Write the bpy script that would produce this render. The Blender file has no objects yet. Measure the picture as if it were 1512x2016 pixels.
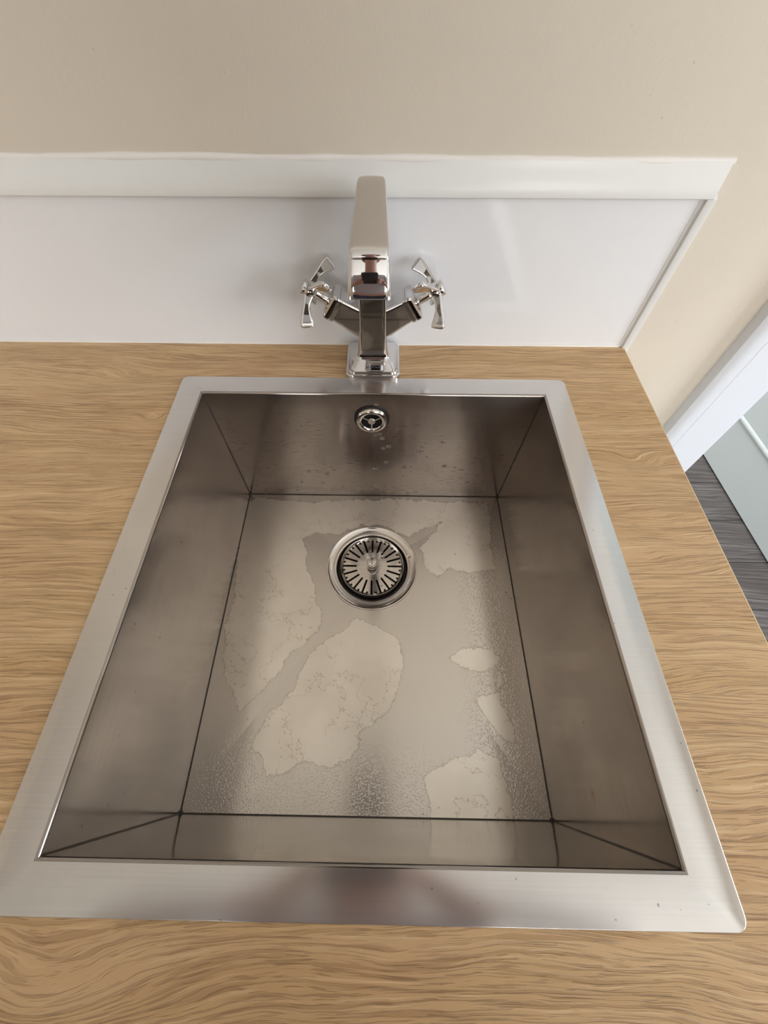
import bpy, bmesh, math, random
from mathutils import Vector, Matrix, Euler, noise
random.seed(7)
S = bpy.context.scene
COL = S.collection
PI = math.pi

# ------------------------------------------------------------------ camera
cam_d = bpy.data.cameras.new('camera'); cam = bpy.data.objects.new('camera', cam_d); COL.objects.link(cam)
CAMP = Vector((0.1790, 0.0414, 0.2845))
CAMR = Euler((0.5777, 0.0015, 0.0162), 'XYZ')
cam.location = CAMP; cam.rotation_euler = CAMR
cam_d.sensor_fit = 'VERTICAL'; cam_d.sensor_height = 24.0
cam_d.lens = 819.3 / 2016 * 24.0
cam_d.shift_x = 15.4 / 2016; cam_d.shift_y = -19.8 / 2016
cam_d.clip_start = 0.004
S.camera = cam

# ------------------------------------------------------------------ colour + light
S.view_settings.view_transform = 'Standard'; S.view_settings.look = 'None'
S.view_settings.gamma = 1; S.view_settings.use_curve_mapping = False
S.view_settings.exposure = 0.06

W = bpy.data.worlds.new('sky'); S.world = W; W.use_nodes = True
W.node_tree.nodes['Background'].inputs[0].default_value = (0.75, 0.87, 1.0, 1)
W.node_tree.nodes['Background'].inputs[1].default_value = 1.0

def area(name, loc, rot, sx, sy, power, color):
    d = bpy.data.lights.new(name, 'AREA'); d.shape = 'RECTANGLE'; d.size = sx; d.size_y = sy
    d.energy = power; d.color = color
    o = bpy.data.objects.new(name, d); COL.objects.link(o); o.location = loc; o.rotation_euler = rot
    return o
area('daylight_front_window', (0.45, -2.72, 0.55), (PI/2, 0, 0), 2.3, 1.2, 58, (1.0, 0.985, 0.955))
area('daylight_right_window', (2.36, -0.75, 0.45), (PI/2, 0, PI/2), 1.3, 1.1, 46, (0.91, 0.955, 1.0))
area('added_hall_light', (0.65, 3.06, 0.5), (PI/2, 0, PI), 1.3, 1.2, 130, (0.92, 0.97, 1.0))  # unseen source added in the hall to brighten the open door

sd = bpy.data.lights.new('sun', 'SUN'); sd.energy = 5.0; sd.angle = .012; sd.color = (1.0, .95, .86)
so = bpy.data.objects.new('sun', sd); COL.objects.link(so)
so.rotation_euler = Vector((-.95, -.51, -1.35)).to_track_quat('-Z', 'Y').to_euler()

# ------------------------------------------------------------------ helpers
def link(name, me, mat=None, parent=None, smooth=None):
    o = bpy.data.objects.new(name, me); COL.objects.link(o)
    if mat: me.materials.append(mat)
    if parent: o.parent = parent
    if smooth is not None:
        for p in me.polygons: p.use_smooth = True
        if smooth < 180:
            sharp_by_angle(me, smooth)
    return o
def sharp_by_angle(me, deg):
    bm = bmesh.new(); bm.from_mesh(me)
    for e in bm.edges:
        if len(e.link_faces) == 2:
            if e.calc_face_angle(0) > math.radians(deg): e.smooth = False
        else: e.smooth = False
    bm.to_mesh(me); bm.free()
def obj(name, bm, mat=None, parent=None, smooth=None, recalc=True):
    if recalc: bmesh.ops.recalc_face_normals(bm, faces=bm.faces[:])
    me = bpy.data.meshes.new(name); bm.to_mesh(me); bm.free()
    return link(name, me, mat, parent, smooth)
def thing(name, label, cat, loc=(0, 0, 0), group=None):
    o = bpy.data.objects.new(name, None); COL.objects.link(o); o.location = loc
    o.empty_display_size = .02
    o['label'] = label; o['category'] = cat
    if group: o['group'] = group
    return o
def tag(o, label, cat, group=None, kind=None):
    o['label'] = label; o['category'] = cat
    if group: o['group'] = group
    if kind: o['kind'] = kind
    return o
def struct(o, label=None):
    o['kind'] = 'structure'
    if label: o['label'] = label
    return o
def add_box(bm, x0, x1, y0, y1, z0, z1):
    vs = [bm.verts.new((x, y, z)) for z in (z0, z1) for y in (y0, y1) for x in (x0, x1)]
    for f in ((0, 2, 3, 1), (4, 5, 7, 6), (0, 1, 5, 4), (2, 6, 7, 3), (0, 4, 6, 2), (1, 3, 7, 5)):
        bm.faces.new([vs[i] for i in f])
def box(name, x0, x1, y0, y1, z0, z1, mat, parent=None, bevel=0):
    bm = bmesh.new(); add_box(bm, x0, x1, y0, y1, z0, z1)
    if bevel:
        bmesh.ops.bevel(bm, geom=bm.edges[:], offset=bevel, segments=2, profile=.5, affect='EDGES')
    return obj(name, bm, mat, parent, 35 if bevel else None)
def bridge(bm, rings, closed=True, cap0=False, cap1=False):
    L = []
    for r in rings: L.append([bm.verts.new(v) for v in r])
    n = len(L[0])
    for a, b in zip(L, L[1:]):
        for i in range(n if closed else n - 1):
            j = (i + 1) % n
            bm.faces.new((a[i], a[j], b[j], b[i]))
    if cap0: bm.faces.new(L[0][::-1])
    if cap1: bm.faces.new(L[-1])
    return L
def rrect(hx, hy, r, seg=5):
    pts = []
    r = min(r, hx * .99, hy * .99)
    for cx, cy, a0 in ((hx - r, hy - r, 0), (-hx + r, hy - r, 90), (-hx + r, -hy + r, 180), (hx - r, -hy + r, 270)):
        for k in range(seg + 1):
            a = math.radians(a0 + 90 * k / seg)
            pts.append((cx + r * math.cos(a), cy + r * math.sin(a)))
    out = []                          # extra points hold the flats flat beside each rounded corner
    for i, p in enumerate(pts):
        out.append(p)
        if (i + 1) % (seg + 1) == 0:
            q = pts[(i + 1) % len(pts)]; L = math.hypot(q[0]-p[0], q[1]-p[1])
            if L > r * .5:
                for f in (.07, .22, .36, .5, .64, .78, .93): out.append((p[0] + (q[0]-p[0])*f, p[1] + (q[1]-p[1])*f))
            else:
                for f in (.125, .25, .375, .5, .625, .75, .875): out.append((p[0] + (q[0]-p[0])*f, p[1] + (q[1]-p[1])*f))
    return out
def lathe(bm, prof, c=(0, 0, 0), seg=64, axis='z', cap0=False, cap1=False):
    rings = []
    for r, h in prof:
        ring = []
        for k in range(seg):
            a = 2 * PI * k / seg
            p = (r * math.cos(a), r * math.sin(a), h)
            if axis == 'y': p = (p[0], -p[2], p[1])      # h points to -y
            ring.append((p[0] + c[0], p[1] + c[1], p[2] + c[2]))
        rings.append(ring)
    bridge(bm, rings, True, cap0, cap1)
def catmull(pts, n=6):
    out = []
    P = [pts[0]] + list(pts) + [pts[-1]]
    for i in range(1, len(P) - 2):
        for k in range(n):
            t = k / n
            out.append(tuple(.5 * ((2 * P[i][j]) + (-P[i-1][j] + P[i+1][j]) * t + (2*P[i-1][j] - 5*P[i][j] + 4*P[i+1][j] - P[i+2][j]) * t*t
                       + (-P[i-1][j] + 3*P[i][j] - 3*P[i+1][j] + P[i+2][j]) * t**3) for j in range(len(P[i]))))
    out.append(tuple(pts[-1]))
    return out
def frame_sweep(bm, samples, side, r, seg=4, cap=True, crown=0.0):
    """samples: (Vector pos, half_side, half_thick); side = fixed sideways axis"""
    rings = []
    for i, (p, hw, ht) in enumerate(samples):
        a = samples[max(i-1, 0)][0]; b = samples[min(i+1, len(samples)-1)][0]
        t = (b - a).normalized(); n = t.cross(side).normalized(); s = n.cross(t).normalized()
        rings.append([tuple(p + s * x + n * (y + (crown * (1 - (x/hw)**2) if y > 0 else 0))) for x, y in rrect(hw, ht, min(r, hw*.95, ht*.95), seg)])
    bridge(bm, rings, True, cap, cap)
def tube(bm, a, b, r, seg=12):
    a = Vector(a); b = Vector(b); t = (b - a).normalized()
    s = t.cross(Vector((0, 0, 1)) if abs(t.z) < .9 else Vector((1, 0, 0))).normalized(); n = t.cross(s)
    rings = [[tuple(p + s * r * math.cos(2*PI*k/seg) + n * r * math.sin(2*PI*k/seg)) for k in range(seg)] for p in (a, b)]
    bridge(bm, rings, True, True, True)

# ------------------------------------------------------------------ materials
class NT:
    def __init__(self, name):
        self.m = bpy.data.materials.new(name); self.m.use_nodes = True
        self.t = self.m.node_tree; self.t.nodes.clear()
        self.out = self.n('ShaderNodeOutputMaterial'); self.b = self.n('ShaderNodeBsdfPrincipled')
        self.t.links.new(self.b.outputs[0], self.out.inputs[0])
    def n(self, k, **kw):
        x = self.t.nodes.new(k)
        for a, v in kw.items(): setattr(x, a, v)
        return x
    def set(self, node, i, v):
        if v is None: return
        if hasattr(v, 'is_output'): self.t.links.new(v, node.inputs[i])
        else: node.inputs[i].default_value = v
    def bs(self, **kw):
        for k, v in kw.items():
            self.set(self.b, k.replace('_', ' '), v)
    def math(self, op, a, b=None, c=None, clamp=False):
        x = self.n('ShaderNodeMath', operation=op, use_clamp=clamp)
        self.set(x, 0, a); self.set(x, 1, b); self.set(x, 2, c); return x.outputs[0]
    def co(self): return self.n('ShaderNodeTexCoord').outputs['Object']
    def vm(self, op, a, b=None):
        x = self.n('ShaderNodeVectorMath', operation=op); self.set(x, 0, a); self.set(x, 1, b)
        return x.outputs[0]
    def sep(self, v):
        x = self.n('ShaderNodeSeparateXYZ'); self.set(x, 0, v); return x.outputs
    def comb(self, x, y, z=0.0):
        c = self.n('ShaderNodeCombineXYZ'); self.set(c, 0, x); self.set(c, 1, y); self.set(c, 2, z); return c.outputs[0]
    def noise(self, v, scale=1, detail=2, rough=.5, dist=0, out='Fac'):
        x = self.n('ShaderNodeTexNoise'); self.set(x, 'Vector', v); self.set(x, 'Scale', scale); self.set(x, 'Detail', detail)
        self.set(x, 'Roughness', rough); self.set(x, 'Distortion', dist); return x.outputs[0 if out == 'Fac' else 1]
    def ramp(self, f, stops, interp='LINEAR'):
        x = self.n('ShaderNodeValToRGB'); self.set(x, 0, f); e = x.color_ramp.elements; x.color_ramp.interpolation = interp
        while len(e) < len(stops): e.new(.5)
        for el, (p, c) in zip(e, stops):
            el.position = p; el.color = (c, c, c, 1) if isinstance(c, (int, float)) else (*c, 1)
        return x.outputs[0]
    def mix(self, f, a, b, mode='MIX'):
        x = self.n('ShaderNodeMix', data_type='RGBA', blend_type=mode)
        self.set(x, 0, f)
        for i, v in ((6, a), (7, b)):
            self.set(x, i, (*v, 1) if isinstance(v, tuple) and len(v) == 3 else v)
        return x.outputs[2]
    def mapr(self, v, a, b, c, d, smooth=False):
        x = self.n('ShaderNodeMapRange', interpolation_type='SMOOTHSTEP' if smooth else 'LINEAR')
        for i, q in enumerate((v, a, b, c, d)): self.set(x, i, q)
        return x.outputs[0]
    def bump(self, h, strength=.3, dist=.001, normal=None):
        x = self.n('ShaderNodeBump'); self.set(x, 'Strength', strength); self.set(x, 'Distance', dist); self.set(x, 'Height', h)
        if normal is not None: self.set(x, 'Normal', normal)
        return x.outputs[0]
def lin(r, g, b):
    return tuple(((c/255)/12.92 if c/255 <= .04045 else ((c/255+.055)/1.055)**2.4) for c in (r, g, b))
def plain(name, col, rough=.5, metal=0, **kw):
    t = NT(name); n = t.noise(t.co(), 60, 3)
    c = t.mix(t.mapr(n, .3, .7, 0, .06), (*col,), tuple(x*.8 for x in col))
    t.bs(Base_Color=c, Roughness=rough, Metallic=metal, **kw); return t.m

KNOTS = [(.399, .272, .022, .011, .0125), (-.037, .319, .012, .006, .007), (.016, -.058, .060, .026, .020), (-.06, .375, .06, .014, .012)]
def wood_mat():
    t = NT('oak_laminate'); P = t.co(); x, y, z = t.sep(P)
    # printed staves: each has its own figure
    st = 0.0
    for i, yb in enumerate((-.0252, .0865, .168, .2422, .2905, .3500)):
        g = t.math('GREATER_THAN', y, yb); st = t.math('ADD', st, t.math('MULTIPLY', g, (3.7, 5.1, 2.9, 7.3, 4.2, 6.1)[i]))
    w1 = t.noise(t.comb(t.math('MULTIPLY', x, 3.4), t.math('MULTIPLY', y, 12.0), st), 1, 2, .5)
    w2 = t.noise(t.comb(t.math('MULTIPLY', x, 26), t.math('MULTIPLY', y, 75), st), 1, 2, .5)
    wy = t.math('ADD', y, t.math('ADD', t.math('MULTIPLY', w1, .052), t.math('MULTIPLY', w2, .0036)))
    for kx, ky, sx, sy, amp in KNOTS:      # swirls where the grain runs around a knot
        e = t.math('ADD', t.math('POWER', t.math('DIVIDE', t.math('ABSOLUTE', t.math('SUBTRACT', x, kx)), sx), 2.0), t.math('POWER', t.math('DIVIDE', t.math('ABSOLUTE', t.math('SUBTRACT', y, ky)), sy), 2.0))
        wy = t.math('ADD', wy, t.math('MULTIPLY', t.math('POWER', 2.718, t.math('MULTIPLY', e, -1.0)), amp))
    bands = t.noise(t.comb(t.math('MULTIPLY', x, .9), t.math('MULTIPLY', wy, 48), st), 1, 3, .6)
    fine = t.noise(t.comb(t.math('MULTIPLY', x, 13), t.math('MULTIPLY', wy, 560), st), 1, 2, .6)
    pores = t.noise(t.comb(t.math('MULTIPLY', x, 40), t.math('MULTIPLY', wy, 1050), st), 1, 2, .6)
    tone = t.noise(t.comb(t.math('MULTIPLY', x, 7), t.math('MULTIPLY', y, 16), st), 1, 3, .6)
    base = t.mix(t.mapr(bands, .3, .7, 0, 1), lin(212, 180, 138), lin(194, 159, 114))
    base = t.mix(t.mapr(tone, .40, .68, 0, .45), base, lin(196, 156, 118))
    dk = t.mapr(fine, .51, .61, 0, 1, True)
    amt = t.mapr(tone, .3, .7, .20, .46)
    base = t.mix(t.math('MULTIPLY', dk, amt), base, lin(142, 108, 72))
    pk = t.math('MULTIPLY', t.mapr(pores, .55, .61, 0, 1, True), t.mapr(bands, .35, .6, .4, .9))
    base = t.mix(t.math('MULTIPLY', pk, .42), base, lin(116, 84, 54))
    lt = t.mapr(fine, .30, .42, .55, 0, True)
    base = t.mix(lt, base, lin(228, 200, 158))
    h = t.math('ADD', t.math('MULTIPLY', dk, -.6), t.math('MULTIPLY', pk, -.8))
    t.bs(Base_Color=base, Roughness=.46, Normal=t.bump(h, .6, .0008)); t.b.inputs['Specular IOR Level'].default_value = .4
    return t.m
def floor_mat():
    t = NT('dark_grey_plank_floor'); P = t.co(); x, y, z = t.sep(P)
    w1 = t.noise(t.comb(t.math('MULTIPLY', x, 2.5), t.math('MULTIPLY', y, 7), 3.1), 1, 3, .5)
    wy = t.math('ADD', y, t.math('MULTIPLY', w1, .09))
    g = t.noise(t.comb(t.math('MULTIPLY', x, 3), t.math('MULTIPLY', wy, 130), 0.0), 1, 4, .65)
    g2 = t.noise(t.comb(t.math('MULTIPLY', x, 5), t.math('MULTIPLY', y, 7), 2.0), 1, 2, .5)
    pl = t.math('FLOOR', t.math('MULTIPLY', y, 6.6))
    tone = t.n('ShaderNodeTexWhiteNoise', noise_dimensions='1D'); t.set(tone, 'W', pl)
    c = t.ramp(g, [(.30, lin(58, 52, 50)), (.5, lin(98, 92, 90)), (.72, lin(148, 143, 142))])
    c = t.mix(t.math('MULTIPLY', t.mapr(g2, .4, .7, 0, .5), 1.0), c, lin(70, 64, 62))
    c = t.mix(t.math('MULTIPLY', tone.outputs[0], .35), c, lin(66, 60, 58))
    gap = t.math('LESS_THAN', t.math('FRACT', t.math('MULTIPLY', y, 6.6)), .02)
    c = t.mix(gap, c, lin(40, 36, 34))
    t.bs(Base_Color=c, Roughness=.5, Normal=t.bump(g, .2, .001)); return t.m
def paint_mat(name, col, amp=.03):
    t = NT(name); P = t.co()
    a = t.noise(P, 420, 2, .5); b = t.noise(P, 9, 3, .6); d = t.noise(P, 130, 2, .5)
    c = t.mix(t.mapr(b, .35, .7, 0, .12), (*col,), tuple(k*.9 for k in col))
    sp = t.mapr(t.noise(P, 190, 1, .4), .80, .82, 0, .4)
    c = t.mix(sp, c, tuple(k*.6 for k in col))
    h = t.math('ADD', t.math('MULTIPLY', a, .5), d)
    t.bs(Base_Color=c, Roughness=.75, Normal=t.bump(h, .22, .0007)); return t.m
MARKS = [(0.0307, -0.0891, .0045, (.30, .17, .10), .55), (0.0766, -0.077, .0012, (.08, .06, .05), .8)]
def steel_mat(name, brush, col=(.60, .565, .53), rough=.30, aniso=.6, wear=.5, drips=False):
    """brush: axis letter along which the sheet was brushed"""
    t = NT(name); P = t.co(); x, y, z = t.sep(P)
    k = {'x': (9, 700, 700), 'y': (700, 9, 700)}[brush]
    sc = t.comb(t.math('MULTIPLY', x, k[0]), t.math('MULTIPLY', y, k[1]), t.math('MULTIPLY', z, k[2]))
    br = t.noise(sc, 1, 2, .6)
    big = t.noise(P, 11, 4, .6); med = t.noise(P, 70, 3, .6)
    c = t.mix(t.mapr(br, .3, .7, 0, .25), (*col,), tuple(v*.80 for v in col))
    c = t.mix(t.mapr(big, .42, .7, 0, wear), c, tuple(v*.80 for v in col))
    sm = t.mapr(med, .66, .76, 0, .22*wear)
    c = t.mix(sm, c, tuple(v*.5 for v in col))
    r = t.math('ADD', t.mapr(big, .3, .7, rough-.03, rough+.03), t.mapr(br, .3, .7, -.01, .01))
    if drips:
        st = t.noise(t.comb(t.math('MULTIPLY', x, 95), 0.0, t.math('MULTIPLY', z, 560)), 1, 1, .4)
        cl = t.noise(t.comb(t.math('MULTIPLY', x, 13), 3.0, t.math('MULTIPLY', z, 22)), 1, 2, .5)
        zone = t.math('MULTIPLY', t.mapr(cl, .40, .62, 0, 1), t.mapr(z, -.02, -.05, 0, 1))
        s = t.math('MULTIPLY', t.mapr(st, .63, .665, 0, .8), zone)
        c = t.mix(s, c, (.12, .095, .08))
    if name == 'brushed_steel_side_wall':        # tea-coloured mark and a fleck on the right-hand wall
        for yy, zz, rr_, cc, am in MARKS:
            dd = t.vm('SUBTRACT', P, (.338, yy, zz)); L_ = t.n('ShaderNodeVectorMath', operation='LENGTH'); t.set(L_, 0, dd)
            w = t.math('ADD', L_.outputs[1], t.math('MULTIPLY', med, rr_*1.6))
            c = t.mix(t.mapr(w, rr_*1.3, rr_*2.0, am, 0), c, cc)
    # wear dots and tea-coloured spots
    dots = t.mapr(t.noise(P, 210, 1, .3), .79, .81, 0, .55)
    c = t.mix(dots, c, (.11, .085, .07))
    tan = {'x': (0, 1, 0), 'y': (1, 0, 0)}[brush]
    tv = t.comb(float(tan[0]), float(tan[1]), 0.0)
    if name == 'brushed_steel_back_wall': tv = t.comb(0.0, 0.0, 1.0)
    if name == 'brushed_steel_side_wall': tv = t.comb(0.0, 0.0, 1.0)
    t.bs(Base_Color=c, Metallic=1.0, Roughness=r, Anisotropic=aniso, Tangent=tv, Normal=t.bump(br, .02, .0001))
    return t.m
def chrome_mat():
    t = NT('chrome'); P = t.co(); n = t.noise(P, 160, 2)
    t.bs(Base_Color=(.70, .69, .69, 1), Metallic=1.0, Roughness=t.mapr(n, .3, .7, .03, .06)); return t.m
def basin_floor_mat():
    """wet steel with dried limescale patches; each patch is an ellipse with a ragged edge"""
    t = NT('wet_steel_basin_floor'); P = t.co(); x, y, z = t.sep(P)
    sc = t.comb(t.math('MULTIPLY', x, 6), t.math('MULTIPLY', y, 900), 0.0); br = t.noise(sc, 1, 2, .6)
    at = t.n('ShaderNodeAttribute', attribute_name='patch_distance')
    rag = t.math('SUBTRACT', t.noise(P, 60, 5, .65), .5); rag2 = t.math('SUBTRACT', t.noise(P, 190, 3, .6), .5)
    d = t.math('ADD', at.outputs['Fac'], t.math('ADD', t.math('MULTIPLY', rag, .015), t.math('MULTIPLY', rag2, .0055)))
    dry = t.mapr(d, -.0005, .0004, 1, 0)
    edge = t.mapr(t.math('ABSOLUTE', t.math('ADD', d, .0002)), 0, .0010, 1, 0)
    inner = t.mapr(t.noise(P, 24, 4, .65), .5, .505, 0, 1)
    crack = t.mapr(t.math('ABSOLUTE', t.math('SUBTRACT', t.noise(P, 17, 5, .65), .5)), 0, .0060, 1, 0)
    big = t.noise(P, 12, 3, .6)
    wet = (.66, .62, .575); dryc = (.88, .83, .76)
    c = t.mix(dry, wet, dryc)
    c = t.mix(t.math('MULTIPLY', t.mapr(big, .45, .7, 0, .35), dry), c, (.60, .52, .44))
    c = t.mix(t.math('MULTIPLY', edge, .5), c, (.30, .25, .20))
    c = t.mix(t.math('MULTIPLY', t.math('MULTIPLY', crack, dry), t.mapr(big, .44, .52, 0, .55)), c, (.36, .28, .20))
    c = t.mix(t.mapr(t.noise(P, 240, 1, .3), .80, .82, 0, .5), c, (.15, .12, .10))
    r = t.mix(dry, t.mapr(big, .3, .7, .19, .23), (.30, .30, .30))
    # beads of water along the right and front of the basin
    zoneR = t.mapr(x, .225, .285, 0, 1); zoneF = t.mapr(y, .085, .035, 0, 1)
    zone = t.math('MULTIPLY', t.math('MAXIMUM', zoneR, zoneF), t.math('SUBTRACT', 1.0, dry))
    bead = t.mapr(t.noise(P, 620, 2, .5), .52, .70, 0, 1, True)
    h = t.math('ADD', t.math('MULTIPLY', t.math('MULTIPLY', bead, zone), 1.0), t.math('MULTIPLY', br, .006))
    h = t.math('ADD', h, t.math('MULTIPLY', dry, .15))
    t.bs(Base_Color=c, Metallic=1.0, Roughness=r, Anisotropic=.85, Tangent=t.comb(0.0, 1.0, 0.0), Normal=t.bump(h, .22, .0003))
    return t.m
# outlines of the dried limescale patches on the basin floor (metres)
PATCHES = [
    [(-0.0084, 0.3429), (0.0140, 0.3526), (0.0755, 0.3463), (0.1461, 0.3516), (0.2029, 0.3525), (0.2524, 0.3503), (0.3195, 0.3500), (0.3253, 0.3274), (0.3179, 0.2848), (0.3214, 0.2509), (0.2844, 0.2479), (0.2656, 0.2518), (0.2490, 0.2413), (0.2338, 0.2548), (0.2302, 0.2834), (0.2461, 0.3006), (0.2645, 0.3225), (0.2156, 0.2963), (0.2056, 0.3000), (0.1819, 0.3133), (0.1545, 0.3128), (0.1281, 0.2988), (0.0959, 0.2995), (0.0817, 0.2905), (0.0889, 0.2703), (0.0895, 0.2490), (0.1008, 0.2322), (0.1061, 0.2095), (0.1151, 0.1941), (0.1095, 0.1731), (0.0911, 0.1543), (0.0841, 0.1528), (0.0742, 0.1309), (0.0590, 0.1126), (0.0485, 0.1025), (0.0392, 0.0919), (0.0317, 0.1022), (0.0191, 0.1196), (0.0100, 0.1460), (0.0061, 0.1803), (0.0085, 0.2080), (0.0032, 0.2547), (-0.0006, 0.3026)],
    [(0.1529, 0.1917), (0.1650, 0.1858), (0.1830, 0.1795), (0.1977, 0.1687), (0.2049, 0.1631), (0.2074, 0.1437), (0.2023, 0.1251), (0.1971, 0.1048), (0.1811, 0.0877), (0.1656, 0.0770), (0.1612, 0.0690), (0.1563, 0.0525), (0.1438, 0.0501), (0.1342, 0.0442), (0.1188, 0.0476), (0.1037, 0.0480), (0.0900, 0.0377), (0.0729, 0.0360), (0.0690, 0.0521), (0.0539, 0.0584), (0.0629, 0.0811), (0.0693, 0.0907), (0.0836, 0.1030), (0.0902, 0.1156), (0.0940, 0.1299), (0.1008, 0.1448), (0.1137, 0.1588), (0.1245, 0.1690), (0.1415, 0.1795)],
    [(0.2572, 0.1472), (0.2696, 0.1585), (0.2869, 0.1588), (0.3011, 0.1576), (0.3146, 0.1481), (0.3102, 0.1413), (0.2868, 0.1343), (0.2704, 0.1380)],
    [(0.2783, 0.1081), (0.3048, 0.1140), (0.3076, 0.1017), (0.3143, 0.0806), (0.3148, 0.0648), (0.3025, 0.0713), (0.2893, 0.0883)],
    [(0.3064, 0.1346), (0.3123, 0.1334), (0.3091, 0.1191), (0.3042, 0.1190)],
    [(0.2231, 0.0378), (0.2366, 0.0474), (0.2572, 0.0541), (0.2771, 0.0631), (0.2948, 0.0536), (0.3020, 0.0350), (0.3032, 0.0124), (0.3006, 0.0038), (0.2255, 0.0026), (0.2263, 0.0178)],]

MW = wood_mat(); MFL = floor_mat()
MWALL = paint_mat('beige_paint', lin(206, 196, 182)); MWHITE = plain('white_gloss_trim', lin(221, 221, 219), .28)
MPANEL = plain('white_acrylic_panel', lin(224, 224, 226), .10); MCAULK = plain('white_sealant', lin(226, 222, 218), .45)
MCEIL = plain('white_ceiling', lin(235, 232, 226), .8); MDOOR = plain('pale_blue_grey_paint', lin(203, 212, 214), .35)
MCAS = plain('white_satin_casing', lin(214, 218, 226), .3)
MCHR = chrome_mat()
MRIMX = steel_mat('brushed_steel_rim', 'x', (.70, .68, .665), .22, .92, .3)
MSIDE = steel_mat('brushed_steel_side_wall', 'y', (.43, .385, .35), .20, .88, .8)  # bowl walls: steel darker than the rim, shade put into the colour
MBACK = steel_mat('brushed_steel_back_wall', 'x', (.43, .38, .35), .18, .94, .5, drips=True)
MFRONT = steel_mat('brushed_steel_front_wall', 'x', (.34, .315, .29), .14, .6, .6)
MBASIN = basin_floor_mat()
MDRAIN = steel_mat('polished_drain_steel', 'x', (.80, .76, .72), .10, 0, .2)
MBLACK = plain('black_rubber', (.012, .011, .010), .45); MSEAM = plain('dark_weld_seam', (.05, .04, .033), .5)
MPIPE = plain('dark_waste_pipe', (.02, .02, .02), .5)
MLET = plain('etched_grey_lettering', (.07, .07, .075), .6)
MCAB = plain('white_cabinet_board', lin(225, 223, 218), .4); MEDGE = plain('pale_oak_edge_band', lin(222, 200, 160), .5)
MBASE = plain('white_skirting_paint', lin(235, 235, 232), .4)

# ------------------------------------------------------------------ key dimensions (metres)
IW, IL, DEP = .34, .3552, .1855            # bowl opening and depth
OX0, OX1, OY0, OY1 = -.0229, .3622, -.0212, .3768
FX0, FX1, FY0, FY1 = .0012, IW - .0027, .0079, IL + .0029   # bowl floor corners
YW = .4356; XR = .4399; ZC = -.0012         # wall, worktop end, worktop surface
FLZ = -.90

# ------------------------------------------------------------------ the room
RX0, RX1, RY0, RY1, RZ1 = -1.9, 2.3, -2.65, 3.0, 1.5
struct(box('floor', RX0-.1, RX1+.1, RY0-.1, RY1+.1, FLZ-.05, FLZ, MFL))
struct(box('ceiling', RX0-.1, RX1+.1, RY0-.1, RY1+.1, RZ1, RZ1+.05, MCEIL))
def wall(name, axis, pos, thick, a0, a1, holes, mat):
    """axis 'x': wall in the plane x=pos; 'y': wall in the plane y=pos; holes: (a0,a1,z0,z1)"""
    As = sorted({a0, a1, *[h[0] for h in holes], *[h[1] for h in holes]}); Zs = sorted({FLZ, RZ1, *[h[2] for h in holes], *[h[3] for h in holes]})
    bm = bmesh.new(); V = {}
    def v(i, j, k):
        if (i, j, k) not in V:
            a, z, d = As[i], Zs[j], pos + k*thick
            V[i, j, k] = bm.verts.new((d, a, z) if axis == 'x' else (a, d, z))
        return V[i, j, k]
    def solid(i, j):
        if i < 0 or j < 0 or i >= len(As)-1 or j >= len(Zs)-1: return False
        ca, cz = (As[i]+As[i+1])/2, (Zs[j]+Zs[j+1])/2
        return not any(h[0] < ca < h[1] and h[2] < cz < h[3] for h in holes)
    for i in range(len(As)-1):
        for j in range(len(Zs)-1):
            if not solid(i, j): continue
            for k in (0, 1): bm.faces.new((v(i, j, k), v(i+1, j, k), v(i+1, j+1, k), v(i, j+1, k)))
            if not solid(i-1, j): bm.faces.new((v(i, j, 0), v(i, j+1, 0), v(i, j+1, 1), v(i, j, 1)))
            if not solid(i+1, j): bm.faces.new((v(i+1, j, 0), v(i+1, j+1, 0), v(i+1, j+1, 1), v(i+1, j, 1)))
            if not solid(i, j-1): bm.faces.new((v(i, j, 0), v(i+1, j, 0), v(i+1, j, 1), v(i, j, 1)))
            if not solid(i, j+1): bm.faces.new((v(i, j+1, 0), v(i+1, j+1, 0), v(i+1, j+1, 1), v(i, j+1, 1)))
    return struct(obj(name, bm, mat))
DX0, DX1, DZ1 = .628, 1.392, 1.10
wall('wall_back', 'y', YW, .11, RX0, RX1, [(DX0, DX1, FLZ, DZ1)], MWALL)
wall('wall_left', 'x', RX0, -.1, RY0-.1, RY1+.1, [], MWALL)
wall('wall_right', 'x', RX1, .1, RY0-.1, RY1+.1, [(-1.4, -.1, -.1, 1.0)], MWALL)
wall('wall_front', 'y', RY0, -.1, RX0, RX1, [(-.7, 1.6, -.05, 1.15)], MWALL)
wall('wall_hall', 'y', RY1, .1, RX0, RX1, [(.0, 1.3, -.1, 1.1)], MWALL)
def window(name, axis, pos, a0, a1, z0, z1):
    bm = bmesh.new(); w = .05
    for (p0, p1, q0, q1) in ((a0, a1, z0, z0+w), (a0, a1, z1-w, z1), (a0, a0+w, z0+w, z1-w), (a1-w, a1, z0+w, z1-w), ((a0+a1)/2-w/2, (a0+a1)/2+w/2, z0+w, z1-w)):
        if axis == 'y': add_box(bm, p0, p1, pos-.02, pos+.02, q0, q1)
        else: add_box(bm, pos-.02, pos+.02, p0, p1, q0, q1)
    struct(obj(name, bm, MWHITE))
window('window_1', 'y', RY0-.05, -.7, 1.6, -.05, 1.15)
window('window_2', 'x', RX1+.05, -1.4, -.1, -.1, 1.0)
window('window_3', 'y', RY1+.05, .0, 1.3, -.1, 1.1)  # unseen hall window, placed so that light reaches the open door
def skirting(name, x0, x1, y0, y1):
    struct(box(name, x0, x1, y0, y1, FLZ, FLZ+.10, MBASE))
skirting('baseboard_left', RX0, RX0+.015, RY0, YW)
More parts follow.
